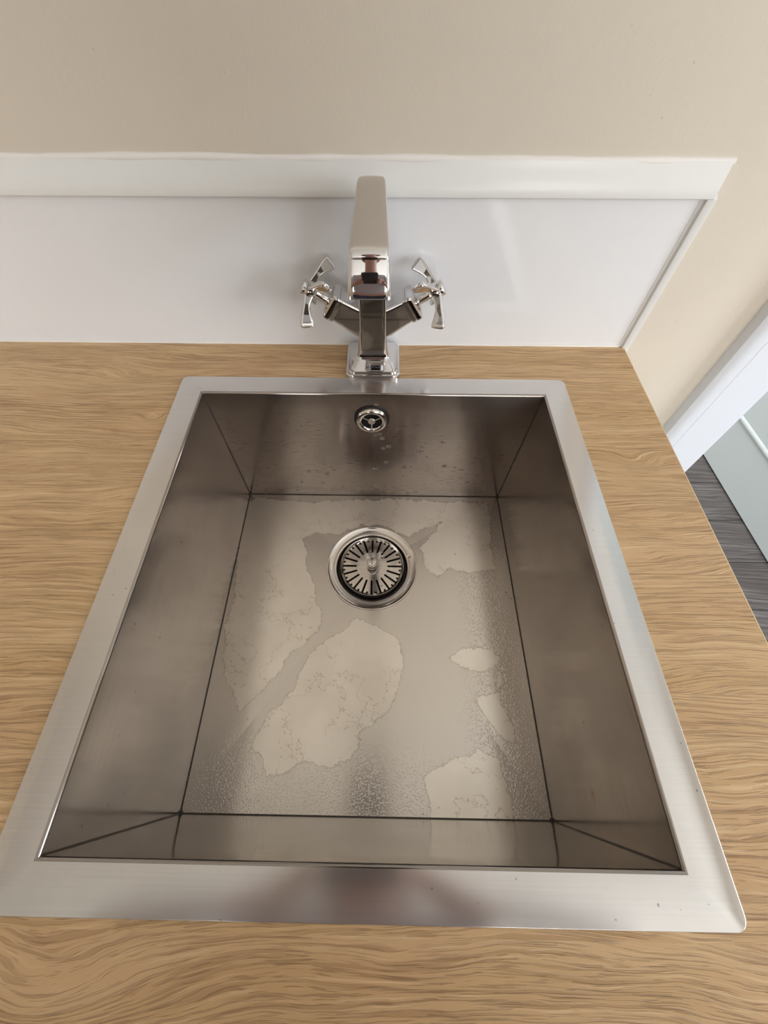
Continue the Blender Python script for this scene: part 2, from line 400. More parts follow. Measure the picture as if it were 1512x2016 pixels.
skirting('baseboard_right', RX1-.015, RX1, RY0, RY1)
skirting('baseboard_front', RX0+.015, RX1-.015, RY0, RY0+.015)
skirting('baseboard_back', XR+.012, .5565, YW-.015, YW)

# door casing (trim), lining, and the open door leaf beyond it
def casing_v(name, xo, xi, z0, z1):
    """moulded upright: xo = outer edge, xi = inner edge"""
    s = 1 if xi > xo else -1
    prof = [(0, 0), (0, .0125), (.0025, .0155), (.0065, .0172), (.011, .0180), (.0162, .0180), (.0170, .0174), (.0178, .0180), (abs(xi-xo)-.002, .0180), (abs(xi-xo), .016), (abs(xi-xo), 0)]
    bm = bmesh.new()
    rings = [[(xo + s*a, YW - d, z) for a, d in prof] for z in (z0, z1)]
    bridge(bm, rings, True, True, True)
    return obj(name, bm, MCAS, None, 30)
trim = struct(casing_v('trim_1', .5562, .6125, FLZ, DZ1+.07))
struct(casing_v('trim_2', DX1+.07, DX1+.012, FLZ, DZ1+.07))
struct(box('trim_3', .6125, DX1+.012, YW-.018, YW, DZ1+.012, DZ1+.07, MCAS))
bm = bmesh.new()
add_box(bm, .6135, DX0+.016, YW-.001, YW+.111, FLZ, DZ1); add_box(bm, DX1-.004, DX1+.011, YW-.001, YW+.111, FLZ, DZ1); add_box(bm, DX0+.016, DX1-.004, YW-.001, YW+.111, DZ1-.004, DZ1+.011)
struct(obj('trim_4', bm, MCAS))

door = bpy.data.objects.new('door_1', None); COL.objects.link(door); door['kind'] = 'structure'
door['label'] = 'pale blue-grey panelled door standing open beyond the white casing'
door.location = (1.378, YW+.115, FLZ+.008); door.rotation_euler = (0, 0, math.atan2(.0248, .482))
DW, DH, DT = .74, 1.96, .038
bm = bmesh.new()   # local: x = thickness (face towards -x), y = width, z = height
add_box(bm, -.0*DT, DT, 0, DW, 0, DH)
obj('door_leaf', bm, MDOOR, door)
bm = bmesh.new()   # raised bolection bead framing the panels
def bead(y0, y1, z0, z1):
    prof = [(0, -.0), (.004, -.006), (.010, -.007), (.015, -.003), (.018, 0)]
    rings = []
    for a, d in prof:
        rings.append([(d, y0+a, z0+a), (d, y1-a, z0+a), (d, y1-a, z1-a), (d, y0+a, z1-a)])
    bridge(bm, rings)
bead(-.02+.10, DW-.10, .178, .80); bead(.08, DW-.10, .92, 1.82)
obj('panel_moulding', bm, MDOOR, door, 50)
bm = bmesh.new(); tube(bm, (-.055, DW-.16, 1.0), (-.055, DW-.05, 1.0), .009); tube(bm, (-.055, DW-.06, 1.0), (0, DW-.06, 1.0), .009)
lathe_c = bmesh.new(); bm2 = bm
obj('door_handle', bm2, MCHR, door, 40); lathe_c.free()

# ------------------------------------------------------------------ splashback panel and its trims
sp = thing('splashback', 'white glossy acrylic splashback panel along the beige wall behind the tap', 'splashback', (0, YW, 0))
def local(o): return o
PX0 = -1.15
def rel(o, root):
    o.parent = root; o.matrix_parent_inverse = Matrix.Translation(-Vector(root.location)); return o
rel(box('panel', PX0, .4375, YW-.003, YW, ZC, .1385, MPANEL), sp)
# top moulding
zb, zt = .1375, .1612
prof = [(.0, zb), (.0066, zb), (.0078, zb+.0010), (.0080, zb+.0030), (.0074, zb+.0075), (.0060, zb+.0125), (.0040, zb+.0175), (.0026, zb+.0215), (.0022, zt), (0, zt)]
bm = bmesh.new(); N = 2
rings = []
for x0 in (PX0, .4440):
    ring = []
    for d, z in prof:
        xx = x0
        if x0 > 0: xx = .4446 - .0036 * (d / .008)
        ring.append((xx, YW-d, z))
    rings.append(ring)
bridge(bm, rings, True, True, True)
rel(obj('top_moulding', bm, MWHITE, None, 30), sp)
# right-hand edge strip: shallow groove beside a flat strip, running down past the worktop end
prof = [(.4340, .0030), (.4343, .0034), (.4360, .0032), (.4368, .0040), (.4373, .0062), (.4380, .0066), (.4442, .0066), (.4448, .0060), (.4448, 0), (.4340, 0)]
bm = bmesh.new(); bridge(bm, [[(a, YW-d, z - (d*.75 if z > .1 else 0)) for a, d in prof] for z in (ZC, zb+.0050)], True, True, True)
rel(obj('edge_strip', bm, MWHITE, None, 30), sp)
bm = bmesh.new(); add_box(bm, XR+.0004, .4448, YW-.0062, YW, -.011, ZC)
rel(obj('edge_strip_foot', bm, MWHITE), sp)
# sealant beads
def bead_line(name, p0, p1, r, n, amp, yc):
    bm = bmesh.new(); rings = []
    for i in range(n+1):
        f = i/n; p = Vector(p0).lerp(Vector(p1), f)
        dz = noise.noise(Vector((p.x*14, 1.3, 0))) * amp + noise.noise(Vector((p.x*60, 4.3, 0))) * amp*.25
        rr = r * (1 + .25*noise.noise(Vector((p.x*22, 7.7, 0))))
        rings.append([(p.x, p.y - rr*yc*math.sin(a), p.z + dz + rr*math.cos(a)) for a in [PI*k/7 for k in range(8)]])
    bridge(bm, rings, False)
    return obj(name, bm, MCAULK, None, 180)
rel(bead_line('sealant_bead', (PX0, YW, zt+.0015), (.4450, YW, zt-.0006), .0029, 260, .0009, .8), sp)
rel(bead_line('sealant_bead', (PX0, YW-.003, ZC+.0002), (.434, YW-.003, ZC+.0002), .0018, 200, .0003, .9), sp)

# ------------------------------------------------------------------ worktop (with the sink cut-out)
wt = thing('worktop', 'light oak laminate kitchen worktop around the sink', 'worktop', (0, 0, -.038))
CX0, CX1, CY0, CY1 = -1.2, XR - .0008, -.165, YW
HX0, HX1, HY0, HY1 = -.006, IW+.006, -.006, IL+.010
bm = bmesh.new()
X = [CX0, HX0, HX1, CX1]; Y = [CY0, HY0, HY1, CY1]
V = {(i, j, k): bm.verts.new((X[i], Y[j], (ZC, ZC-.038)[k])) for i in range(4) for j in range(4) for k in range(2)}
for i in range(3):
    for j in range(3):
        if i == 1 and j == 1: continue
        for k in range(2): bm.faces.new([V[a, b, k] for a, b in ((i, j), (i+1, j), (i+1, j+1), (i, j+1))])
for i in range(3):
    for j in (0, 3): bm.faces.new((V[i, j, 0], V[i+1, j, 0], V[i+1, j, 1], V[i, j, 1])); bm.faces.new((V[j, i, 0], V[j, i+1, 0], V[j, i+1, 1], V[j, i, 1]))
for a, b in (((1, 1), (2, 1)), ((2, 1), (2, 2)), ((2, 2), (1, 2)), ((1, 2), (1, 1))):
    bm.faces.new((V[(*a, 0)], V[(*b, 0)], V[(*b, 1)], V[(*a, 1)]))
rel(obj('worktop_board', bm, MW), wt)
rel(box('edge_band', XR-.0008, XR, CY0, CY1, ZC-.038, ZC-.00005, MEDGE), wt)

# base cabinet carrying the worktop, hollow so that the bowl hangs inside
cab = thing('base_cabinet', 'white base cabinet carrying the oak worktop', 'cabinet', (0, 0, FLZ))
zt_ = ZC-.038
for a in (XR-.030, -.26, -1.18): rel(box('side_panel', a, a+.018, -.125, YW-.02, FLZ+.10, zt_, MCAB), cab)
rel(box('back_panel', -1.162, XR-.030, YW-.02, YW-.012, FLZ+.10, zt_, MCAB), cab)
rel(box('bottom_panel', -1.162, XR-.030, -.125, YW-.02, FLZ+.10, FLZ+.118, MCAB), cab)
rel(box('plinth', -1.18, XR-.012, -.08, -.065, FLZ, FLZ+.10, MCAB), cab)
for a, b in ((-.253, .427), (-.715, -.258), (-1.18, -.72)):
    d = rel(box('cabinet_door', a, b, -.145, -.127, FLZ+.105, zt_-.004, MCAB, None, .0015), cab)
    bm = bmesh.new(); hx = b-.05; tube(bm, (hx, -.168, zt_-.20), (hx, -.168, zt_-.06), .005)
    tube(bm, (hx, -.168, zt_-.18), (hx, -.1455, zt_-.18), .004); tube(bm, (hx, -.168, zt_-.08), (hx, -.1455, zt_-.08), .004)
    h = obj('cabinet_handle', bm, MCHR, None, 40); h.parent = d

# ------------------------------------------------------------------ sink
sink = thing('kitchen_sink', 'square stainless steel inset sink with water-stained bowl set into the oak worktop', 'sink', (0, 0, ZC))
# rim: rounded-corner plate with a square hole, soft edges
def rect_ring_from(outer, ix0, ix1, iy0, iy1):
    out = []
    cx, cy = (ix0+ix1)/2, (iy0+iy1)/2
    for x, y in outer:
        out.append((min(max(x, ix0), ix1), min(max(y, iy0), iy1)))
    return out
ocx, ocy = (OX0+OX1)/2, (OY0+OY1)/2; ohx, ohy = (OX1-OX0)/2, (OY1-OY0)/2
bm = bmesh.new()
def orr(inset, z): return [(ocx+a, ocy+b, z) for a, b in rrect(ohx-inset, ohy-inset, .0065-inset, 8)]
out_top = orr(.0006, 0.0)
R0 = [orr(0, ZC), orr(0, -.0006), orr(.00025, -.00015), out_top]
inn = [(min(max(x, 0), IW), min(max(y, 0), IL), 0.0) for x, y, z in out_top]
L = bridge(bm, R0)
iv = {}
for (x, y, z) in inn:
    k = (round(x, 5), round(y, 5))
    if k not in iv: iv[k] = bm.verts.new((x, y, z))
n = len(out_top); top = L[-1]
for i in range(n):
    j = (i+1) % n
    a, b = iv[round(inn[i][0], 5), round(inn[i][1], 5)], iv[round(inn[j][0], 5), round(inn[j][1], 5)]
    vs = [top[i], top[j]] + ([b, a] if a != b else [a])
    bm.faces.new(vs)
rim = rel(obj('sink_rim', bm, MRIMX, None, 30), sink)
# bowl: four walls, each its own sheet of steel, inside one bowl mesh with rolled top edge
rr = .0022
def ringat(t):   # t 0..1 down the wall after the rolled edge
    z = -rr - (DEP-rr)*t
    return z
bm = bmesh.new()
c_top = [(0, 0), (IW, 0), (IW, IL), (0, IL)]
c_bot = [(FX0, FY0), (FX1, FY0), (FX1, FY1), (FX0, FY1)]
rings = []
for k in range(6):       # rolled edge: quarter round going inwards-down
    a = math.radians(90*k/5); ins = rr*math.sin(a)*.9; z = -rr*(1-math.cos(a))
    rings.append([(ins, ins, z), (IW-ins, ins, z), (IW-ins, IL-ins, z), (ins, IL-ins, z)])
it = rings[-1]
for k in range(1, 9):
    f = k/8
    rings.append([tuple(Vector(it[i]).lerp(Vector((*c_bot[i], -DEP)), f)) for i in range(4)])
LL = [[bm.verts.new(v) for v in r] for r in rings]
for a, b in zip(LL, LL[1:]):
    for i in range(4):
        j = (i+1) % 4
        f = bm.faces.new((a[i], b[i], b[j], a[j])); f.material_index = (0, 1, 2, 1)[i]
me = bpy.data.meshes.new('bowl'); bm.to_mesh(me); bm.free()
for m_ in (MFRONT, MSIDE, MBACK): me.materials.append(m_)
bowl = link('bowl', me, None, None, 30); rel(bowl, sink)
# basin floor: four planes folded towards the drain, creases to the corners
DCX, DCY, DR = .1697, .2555, .0557
ZD = -DEP - .0038
bm = bmesh.new(); SEG = 260
cs = [Vector((*c, 0)) for c in c_bot]; ang = [math.atan2(c.y-DCY, c.x-DCX) for c in cs]
angs = sorted([(-PI + 2*PI*k/SEG) for k in range(SEG)] + ang)
def hit(a):
    dx, dy = math.cos(a), math.sin(a); best = 9
    for (p, q, n_) in ((FX0, 0, 0), (FX1, 0, 0), (FY0, 1, 0), (FY1, 1, 0)):
        d = dx if q == 0 else dy; o = DCX if q == 0 else DCY
        if abs(d) > 1e-9:
            t_ = (p-o)/d
            if t_ > 0: best = min(best, t_)
    return best
def fold(x, y):   # 0 at the drain .. 1 at the walls, planar in each of four triangles
    dx, dy = x-DCX, y-DCY
    return max(dx/(FX1-DCX) if dx > 0 else dx/(FX0-DCX), dy/(FY1-DCY) if dy > 0 else dy/(FY0-DCY))
rings = []
NR = 70
for k in range(NR+1):
    ring = []
    for a in angs:
        h = hit(a); r_ = DR-.001 + (h-DR+.001)*k/NR
        x, y = DCX+r_*math.cos(a), DCY+r_*math.sin(a); f = fold(x, y)
        ring.append((x, y, ZD + (-DEP-ZD)*min(1, f)))
    rings.append(ring)
bridge(bm, rings)
for f in bm.faces: f.smooth = False
fl = obj('basin_floor', bm, MBASIN)
rel(fl, sink)
def poly_dist(x, y, poly):
    best = 9; ins = False; n = len(poly)
    for i in range(n):
        x0, y0 = poly[i]; x1, y1 = poly[(i+1) % n]
        dx, dy = x1-x0, y1-y0; t_ = max(0, min(1, ((x-x0)*dx+(y-y0)*dy)/(dx*dx+dy*dy+1e-12)))
        best = min(best, math.hypot(x-x0-t_*dx, y-y0-t_*dy))
        if (y0 > y) != (y1 > y) and x < (x1-x0)*(y-y0)/(y1-y0)+x0: ins = not ins
    return -best if ins else best
at = fl.data.attributes.new('patch_distance', 'FLOAT', 'POINT')
at.data.foreach_set('value', [min(poly_dist(v.co.x, v.co.y, p) for p in PATCHES) for v in fl.data.vertices])
# welded seams
bm = bmesh.new()
fz = -DEP+.0001
for i in range(4):
    j = (i+1) % 4
    tube(bm, (*c_bot[i], fz), (*c_bot[j], fz), .00085, 8)
    a = Vector(it[i]); b = Vector((*c_bot[i], fz)); tube(bm, a+Vector((0, 0, -.001)), b, .0008, 8)
rel(obj('weld_seam', bm, MSEAM), sink)
# small dark blobs in the bottom corners of the bowl
for i in range(4):
    bm = bmesh.new(); m = bmesh.ops.create_icosphere(bm, subdivisions=2, radius=.0026)
    for v in m['verts']: v.co = Vector((v.co.x*1.1, v.co.y*1.1, v.co.z*.8)) + Vector((*c_bot[i], fz))
    rel(obj('corner_blob', bm, MSEAM, None, 180), sink)
# drain flange
bm = bmesh.new()
zf = ZD
lathe(bm, [(.0562, zf-.0004), (.0560, zf+.0009), (.0552, zf+.0016), (.0540, zf+.0012), (.0528, zf+.0001), (.0500, zf-.0006), (.0462, zf-.0014), (.0446, zf-.0014), (.0438, zf-.0020), (.0432, zf-.0040),
           (.0428, zf-.0080), (.0424, zf-.020), (.0400, zf-.032), (.030, zf-.040), (.022, zf-.042)], (DCX, DCY, 0), 96, 'z')
rel(obj('drain_flange', bm, MDRAIN, None, 60), sink)
bm = bmesh.new(); lathe(bm, [(.022, zf-.0415), (.022, zf-.10), (.0001, zf-.10)], (DCX, DCY, 0), 32)
rel(obj('waste_pipe', bm, MPIPE, None, 60), sink)
bm = bmesh.new(); lathe(bm, [(.0423, zf-.0075), (.0405, zf-.0078), (.0380, zf-.0095), (.0395, zf-.0200), (.0423, zf-.0205)], (DCX, DCY, 0), 96)
rel(obj('rubber_seal', bm, MBLACK, None, 60), sink)
# overflow
OVX, OVZ = .1688, -.0345
ov = bmesh.new(); yb = IL-.0012
def oy(r, h): return (r, h)
lathe(ov, [(.0163, 0), (.0166, .0018), (.0162, .0042), (.0150, .0056), (.0128, .0060), (.0112, .0052), (.0106, .0040), (.0104, -.001)], (OVX, yb+.0, OVZ), 64, 'y')
rel(obj('overflow_ring', ov, MDRAIN, None, 50), sink)
bm = bmesh.new(); lathe(bm, [(.0184, -.0002), (.0184, .0016), (.0160, .0020)], (OVX, yb, OVZ), 64, 'y')
rel(obj('overflow_gasket', bm, MBLACK, None, 50), sink)
bm = bmesh.new(); lathe(bm, [(.0106, .0006), (.0001, .0005)], (OVX, yb, OVZ), 48, 'y')
rel(obj('overflow_dark_disc', bm, plain('hole_shade', (.004, .004, .005), .9), None), sink)  # dark disc on the solid wall stands in for the hole's shade
bm = bmesh.new(); lathe(bm, [(.0040, .0015), (.0040, .0045), (.0036, .0050), (.0001, .0050)], (OVX, yb, OVZ), 32, 'y')
for a in (30, 150, 270):
    a = math.radians(a); d = Vector((math.cos(a), 0, math.sin(a))); s = Vector((-math.sin(a), 0, math.cos(a)))
    c0 = Vector((OVX, yb-.0034, OVZ))
    frame_sweep(bm, [(c0+d*.003, .0008, .0012), (c0+d*.0108, .0008, .0012)], s, .0003, 2)
rel(obj('overflow_spider', bm, MDRAIN, None, 40), sink)

# ------------------------------------------------------------------ basket strainer resting in the drain
bs = thing('basket_strainer', 'round slotted steel basket strainer sitting in the sink drain', 'strainer', (DCX, DCY, zf-.0020))
bm = bmesh.new()
zb_ = zf-.0020
lathe(bm, [(.0001, zb_), (.0120, zb_), (.0355, zb_-.0002), (.0370, zb_+.0006), (.0380, zb_+.0022), (.0388, zb_+.0026), (.0392, zb_+.0020),
           (.0391, zb_-.0060), (.0376, zb_-.0060), (.0365, zb_-.0014), (.0120, zb_-.0010), (.0001, zb_-.0010)], (DCX, DCY, 0), 96)
bmesh.ops.remove_doubles(bm, verts=bm.verts[:], dist=.0003)
disc = obj('strainer_disc', bm, MDRAIN, None, 35)
bm = bmesh.new(); NS = 20
for k in range(NS):
    a = PI/2 + 2*PI*k/NS
    d = Vector((math.cos(a), math.sin(a), 0)); s = Vector((-d.y, d.x, 0)); c0 = Vector((DCX, DCY, 0))
    ring = []
    w = .0012; r0, r1 = .0200, .0352
    for q in range(9):
        t_ = PI*q/8; ring.append(c0 + d*(r1 + w*math.sin(t_)) + s*(w*math.cos(t_)))
    for q in range(9):
        t_ = PI*q/8; ring.append(c0 + d*(r0 - w*math.sin(t_)) - s*(w*math.cos(t_)))
    bridge(bm, [[(p.x, p.y, z) for p in ring] for z in (zb_-.003, zb_+.002)], True, True, True)
    a2 = a + PI/NS; c1 = c0 + Vector((math.cos(a2), math.sin(a2), 0))*.0345
    bridge(bm, [[(c1.x+.0013*math.cos(2*PI*q/10), c1.y+.0013*math.sin(2*PI*q/10), z) for q in range(10)] for z in (zb_-.003, zb_+.002)], True, True, True)
bmesh.ops.recalc_face_normals(bm, faces=bm.faces[:])
cut = obj('cutter', bm)
md = disc.modifiers.new('slots', 'BOOLEAN'); md.operation = 'DIFFERENCE'; md.object = cut; md.solver = 'EXACT'
dg = bpy.context.evaluated_depsgraph_get(); dg.update()
nm = bpy.data.meshes.new_from_object(disc.evaluated_get(dg)); disc.modifiers.clear(); disc.data = nm
bpy.data.objects.remove(cut)
for p in disc.data.polygons: p.use_smooth = abs(p.normal.z) < .97
rel(disc, bs)
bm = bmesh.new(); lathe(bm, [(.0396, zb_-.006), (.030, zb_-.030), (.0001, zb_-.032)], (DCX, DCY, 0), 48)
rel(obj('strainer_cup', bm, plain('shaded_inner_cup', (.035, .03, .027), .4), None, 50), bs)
bm = bmesh.new(); lathe(bm, [(.0056, zb_), (.0052, zb_+.0012), (.0034, zb_+.0030), (.0032, zb_+.0060), (.0050, zb_+.0078), (.0060, zb_+.0092), (.0060, zb_+.0118), (.0054, zb_+.0130), (.0020, zb_+.0135), (.0001, zb_+.0135)], (DCX, DCY, 0), 40)
rel(obj('strainer_knob', bm, MDRAIN, None, 50), bs)

bs.location.y += .0010

# ------------------------------------------------------------------ tap
TX, TY = .1697, .4035
tap = thing('mixer_tap', 'chrome mixer tap with square spout and two cross handles behind the sink', 'tap', (TX, TY, ZC))
def T(v): return Vector(v) + Vector((TX, TY, 0))
bm = bmesh.new()
def sec(hx, hy, r, z, cy=0): return [(TX+a, TY+cy+b, z) for a, b in rrect(hx, hy, r, 6)]
bridge(bm, [sec(.0272, .0272, .007, ZC), sec(.0276, .0276, .007, ZC+.0004), sec(.0276, .0276, .007, .0020), sec(.0270, .0270, .0068, .0028), sec(.0252, .0252, .006, .0031),
            sec(.0250, .0250, .006, .0044), sec(.0244, .0244, .0058, .0052), sec(.0228, .0228, .005, .0054)], True, True, True)
rel(obj('base_plate', bm, MCHR, None, 40), tap)
# pedestal flaring to the plate + column, one smooth loft
bm = bmesh.new()
S_ = [(.0222, .0242, .0054, .0045), (.0216, .0231, .0060, .0045), (.0197, .0201, .0083, .0045), (.0178, .0171, .0106, .004), (.0160, .0143, .0127, .0035), (.0149, .0130, .0155, .003), (.0139, .0124, .024, .003), (.0134, .0122, .034, .003), (.0129, .0121, .045, .003), (.0127, .0120, .060, .003)]
S2 = catmull(S_, 4)
bridge(bm, [sec(a, b, r, z) for a, b, z, r in S2], True, True, True)
rel(obj('pedestal', bm, MCHR, None, 40), tap)
# spout: rises from the column then reaches forward and bends down at its flared mouth
path = [(.4035, .058, .01270, .0120), (.4035, .085, .0121, .0120), (.4040, .115, .0114, .0118), (.4045, .136, .0108, .0112), (.4010, .1495, .0104, .0098), (.3900, .1556, .0104, .0084), (.3720, .1528, .0112, .0074),
        (.3544, .1496, .0120, .0068), (.3385, .1474, .0127, .0066), (.3251, .1449, .0132, .0062), (.3230, .1428, .0134, .0060), (.3199, .1383, .0137, .0058), (.3170, .1335, .0140, .0056), (.3149, .1282, .0143, .0054), (.3136, .1235, .0145, .0050)]
sm = [(Vector((TX, a, b)), c, d) for a, b, c, d in catmull(path, 6)]
bm = bmesh.new(); frame_sweep(bm, sm, Vector((1, 0, 0)), .0026, 5, True, .0007)
rel(obj('spout', bm, MCHR, None, 50), tap)
# mouth frame and dark outlet
tt = (sm[-1][0]-sm[-2][0]).normalized(); nn = tt.cross(Vector((1, 0, 0))).normalized()
bm = bmesh.new(); e = sm[-1][0]
bridge(bm, [[tuple(e + tt*dz + Vector((1, 0, 0))*a + nn*b) for a, b in rrect(hx, hy, .0008, 2)] for dz, hx, hy in ((-.0012, .0142, .0049), (-.0012, .0147, .0054), (.0008, .0147, .0054), (.0008, .0130, .0038), (-.001, .0130, .0038))], True, True, True)
rel(obj('spout_lip', bm, MCHR, None, 30), tap)
def valve(side):
    ax = Vector((side*math.cos(math.radians(31)), 0, math.sin(math.radians(31)))); u = Vector((-side*math.sin(math.radians(31)), 0, math.cos(math.radians(31)))); v = Vector((0, 1, 0))
    O = Vector((TX, TY, .0420))
    bm = bmesh.new()
    pr = [(.006, .0108, .0140), (.014, .0106, .0134), (.026, .0103, .0120), (.0375, .0100, .0112)]
    frame_sweep(bm, [(O+ax*a, b, c) for a, b, c in pr], v, .0022, 4)
    pr2 = [(.0373, .0100, .0110), (.0374, .0113, .0122), (.0405, .0115, .0124), (.0407, .0107, .0116), (.0414, .0107, .0116), (.0416, .0115, .0124), (.0450, .0115, .0124), (.0470, .0104, .0112), (.0475, .006, .006)]
    frame_sweep(bm, [(O+ax*a, b, c) for a, b, c in pr2], v, .0022, 4)
    rel(obj('valve_body', bm, MCHR, None, 40), tap)
    # cross handle
    HB = O + ax*.0655
    bm = bmesh.new()
    def disc_ring(pos, r): return [tuple(pos + u*r*math.cos(2*PI*k/24) + v*r*math.sin(2*PI*k/24)) for k in range(24)]
    bridge(bm, [disc_ring(O+ax*a, r) for a, r in ((.0470, .0056), (.0485, .0056), (.0491, .0042), (.0590, .0042), (.0605, .0052), (.0625, .0068), (.0655, .0076), (.0685, .0072), (.0700, .0062), (.0705, .0060))], True, True, True)
    hd = rel(obj('cross_handle', bm, MCHR, None, 50), tap)
    for q in range(4):
        an = math.radians(47 + 90*q) 
        d = u*math.cos(an) + v*math.sin(an)*1.0; s = (ax.cross(d)).normalized()
        pts = []
        for (l, drop, hw, ht) in catmull([(.003, .000, .0038, .0052), (.008, .0004, .0032, .0040), (.014, .0014, .0027, .0033), (.020, .0034, .0026, .0042), (.0255, .0060, .0025, .0056), (.0292, .0080, .0022, .0060), (.0304, .0086, .0018, .0050), (.0309, .0089, .0012, .0030)], 4):
            pts.append((HB + d*l - ax*drop, hw, ht))
        b2 = bmesh.new(); frame_sweep(b2, pts, s, .0016, 4)
        lv = obj('handle_arm', b2, MCHR, None, 50); lv.parent = hd
    b3 = bmesh.new()
    bridge(b3, [disc_ring(O+ax*a, r) for a, r in ((.0705, .0064), (.0708, .0068), (.0728, .0068), (.0734, .0062))], True, True, True)
    cp = obj('handle_cap', b3, MCHR, None, 50); cp.parent = hd
valve(-1); valve(1)
# maker's lettering on the sloping front of the pedestal
cu = bpy.data.curves.new('maker_lettering', 'FONT'); cu.body = 'BRISTAN'; cu.size = .0033; cu.align_x = 'CENTER'; cu.align_y = 'CENTER'; cu.extrude = .00015; cu.space_character = 1.1
to = bpy.data.objects.new('tmp', cu); COL.objects.link(to)
dg = bpy.context.evaluated_depsgraph_get(); dg.update()
tm = bpy.data.meshes.new_from_object(to.evaluated_get(dg)); bpy.data.objects.remove(to)
lt = link('maker_lettering', tm, MLET)
def ped_y(z):
    for a, b in zip(S2, S2[1:]):
        if a[2] <= z <= b[2]: return TY - (a[1] + (b[1]-a[1])*(z-a[2])/(b[2]-a[2]+1e-9)), math.atan2(b[2]-a[2], a[1]-b[1])
yy, sl = ped_y(.0080)
lt.location = (TX, yy-.00045, .0080+.0006); lt.rotation_euler = (sl, 0, 0)
lt.parent = tap; lt.matrix_parent_inverse = Matrix.Translation(-Vector(tap.location))

# ------------------------------------------------------------------ water drops on the back wall and floor of the bowl
MWATER = NT('water'); MWATER.bs(Base_Color=(1, 1, 1, 1), Roughness=.02, IOR=1.33); MWATER.b.inputs['Transmission Weight'].default_value = 1.0; MWATER = MWATER.m
bm = bmesh.new()
def drop(c, n, r, h, sx=1.0, sz=1.0):
    n = Vector(n); s = n.cross(Vector((0, 0, 1))) if abs(n.z) < .9 else Vector((1, 0, 0)); s.normalize(); t_ = s.cross(n).normalized()
    rings = []
    for k in range(5):
        a = PI/2*k/5; rr_ = r*math.cos(a); hh = h*math.sin(a)
        rings.append([tuple(Vector(c) + s*rr_*sx*math.cos(2*PI*q/12) + t_*rr_*sz*math.sin(2*PI*q/12) + n*hh) for q in range(12)])
    bridge(bm, rings, True, True, True)
def bw_y(z): return IL-.002 + (FY1-IL+.002)*(-z)/DEP
for (x, z, r) in ((.1775, -.059, .0020), (.1725, -.061, .0018), (.1800, -.066, .0022), (.1875, -.080, .0023), (.1815, -.084, .0019), (.1850, -.110, .0021), (.1720, -.124, .0021), (.2075, -.120, .0022), (.2230, -.089, .0022),
                  (.2060, -.080, .0018), (.1120, -.135, .0020), (.0890, -.131, .0019), (.0760, -.155, .0017), (.1040, -.156, .0016), (.2560, -.117, .0018), (.2070, -.074, .0014)):
    drop((x, bw_y(z), z), (0, -1, 0), r*1.15, r*.75, 1.25, .85)
for i in range(46):
    x = random.gauss(.185, .05); z = random.uniform(-.17, -.04)
    if .05 < x < .30 and (abs(x-OVX) > .022 or z < -.055): drop((x, bw_y(z), z), (0, -1, 0), random.uniform(.0005, .0011), .0005, 1.3, .8)
for (dx, dy, r) in ((.0135, .020, .0018), (.0125, .0135, .0021), (-.018, -.022, .0012), (.012, -.024, .0012), (-.002, .021, .0012)):
    drop((DCX+dx, DCY+dy, zb_), (0, 0, 1), r, r*.5)
drop((DCX+.0460, DCY+.0150, zf-.0012), (0, 0, 1), .0030, .0012)
dr = obj('water_droplets', bm, MWATER, None, 180)
tag(dr, 'clear water droplets clinging to the back wall of the steel bowl below the overflow', 'water droplets', kind='stuff')

# ------------------------------------------------------------------ the photographer: phone, hands, body (seen mirrored in chrome and steel)
Rm = CAMR.to_matrix(); r_ = Rm @ Vector((1, 0, 0)); U = Rm @ Vector((0, 1, 0)); Nn = Rm @ Vector((0, 0, 1))
def ph(a, b, c): return CAMP + r_*a + U*b + Nn*c
phone = thing('phone', 'black smartphone held over the sink by the person', 'phone', tuple(ph(-.016, -.055, .012)))
bm = bmesh.new()
bridge(bm, [[tuple(ph(-.016+a, -.055+b, c)) for a, b in rrect(.037-i, .079-i, .009, 5)] for c, i in ((.006, .0012), (.0070, .0002), (.0135, 0), (.0145, .0012))], True, True, True)
po = obj('phone_body', bm, plain('black_phone_case', (.03, .028, .036), .35), None, 40); rel(po, phone)
bm = bmesh.new(); bridge(bm, [[tuple(ph(-.016+a, -.055+b, c)) for a, b in rrect(.034, .074, .006, 5)] for c in (.0146, .0149)], True, True, True)
rel(obj('phone_screen', bm, plain('dark_phone_glass', (.02, .022, .03), .08), None, 40), phone)

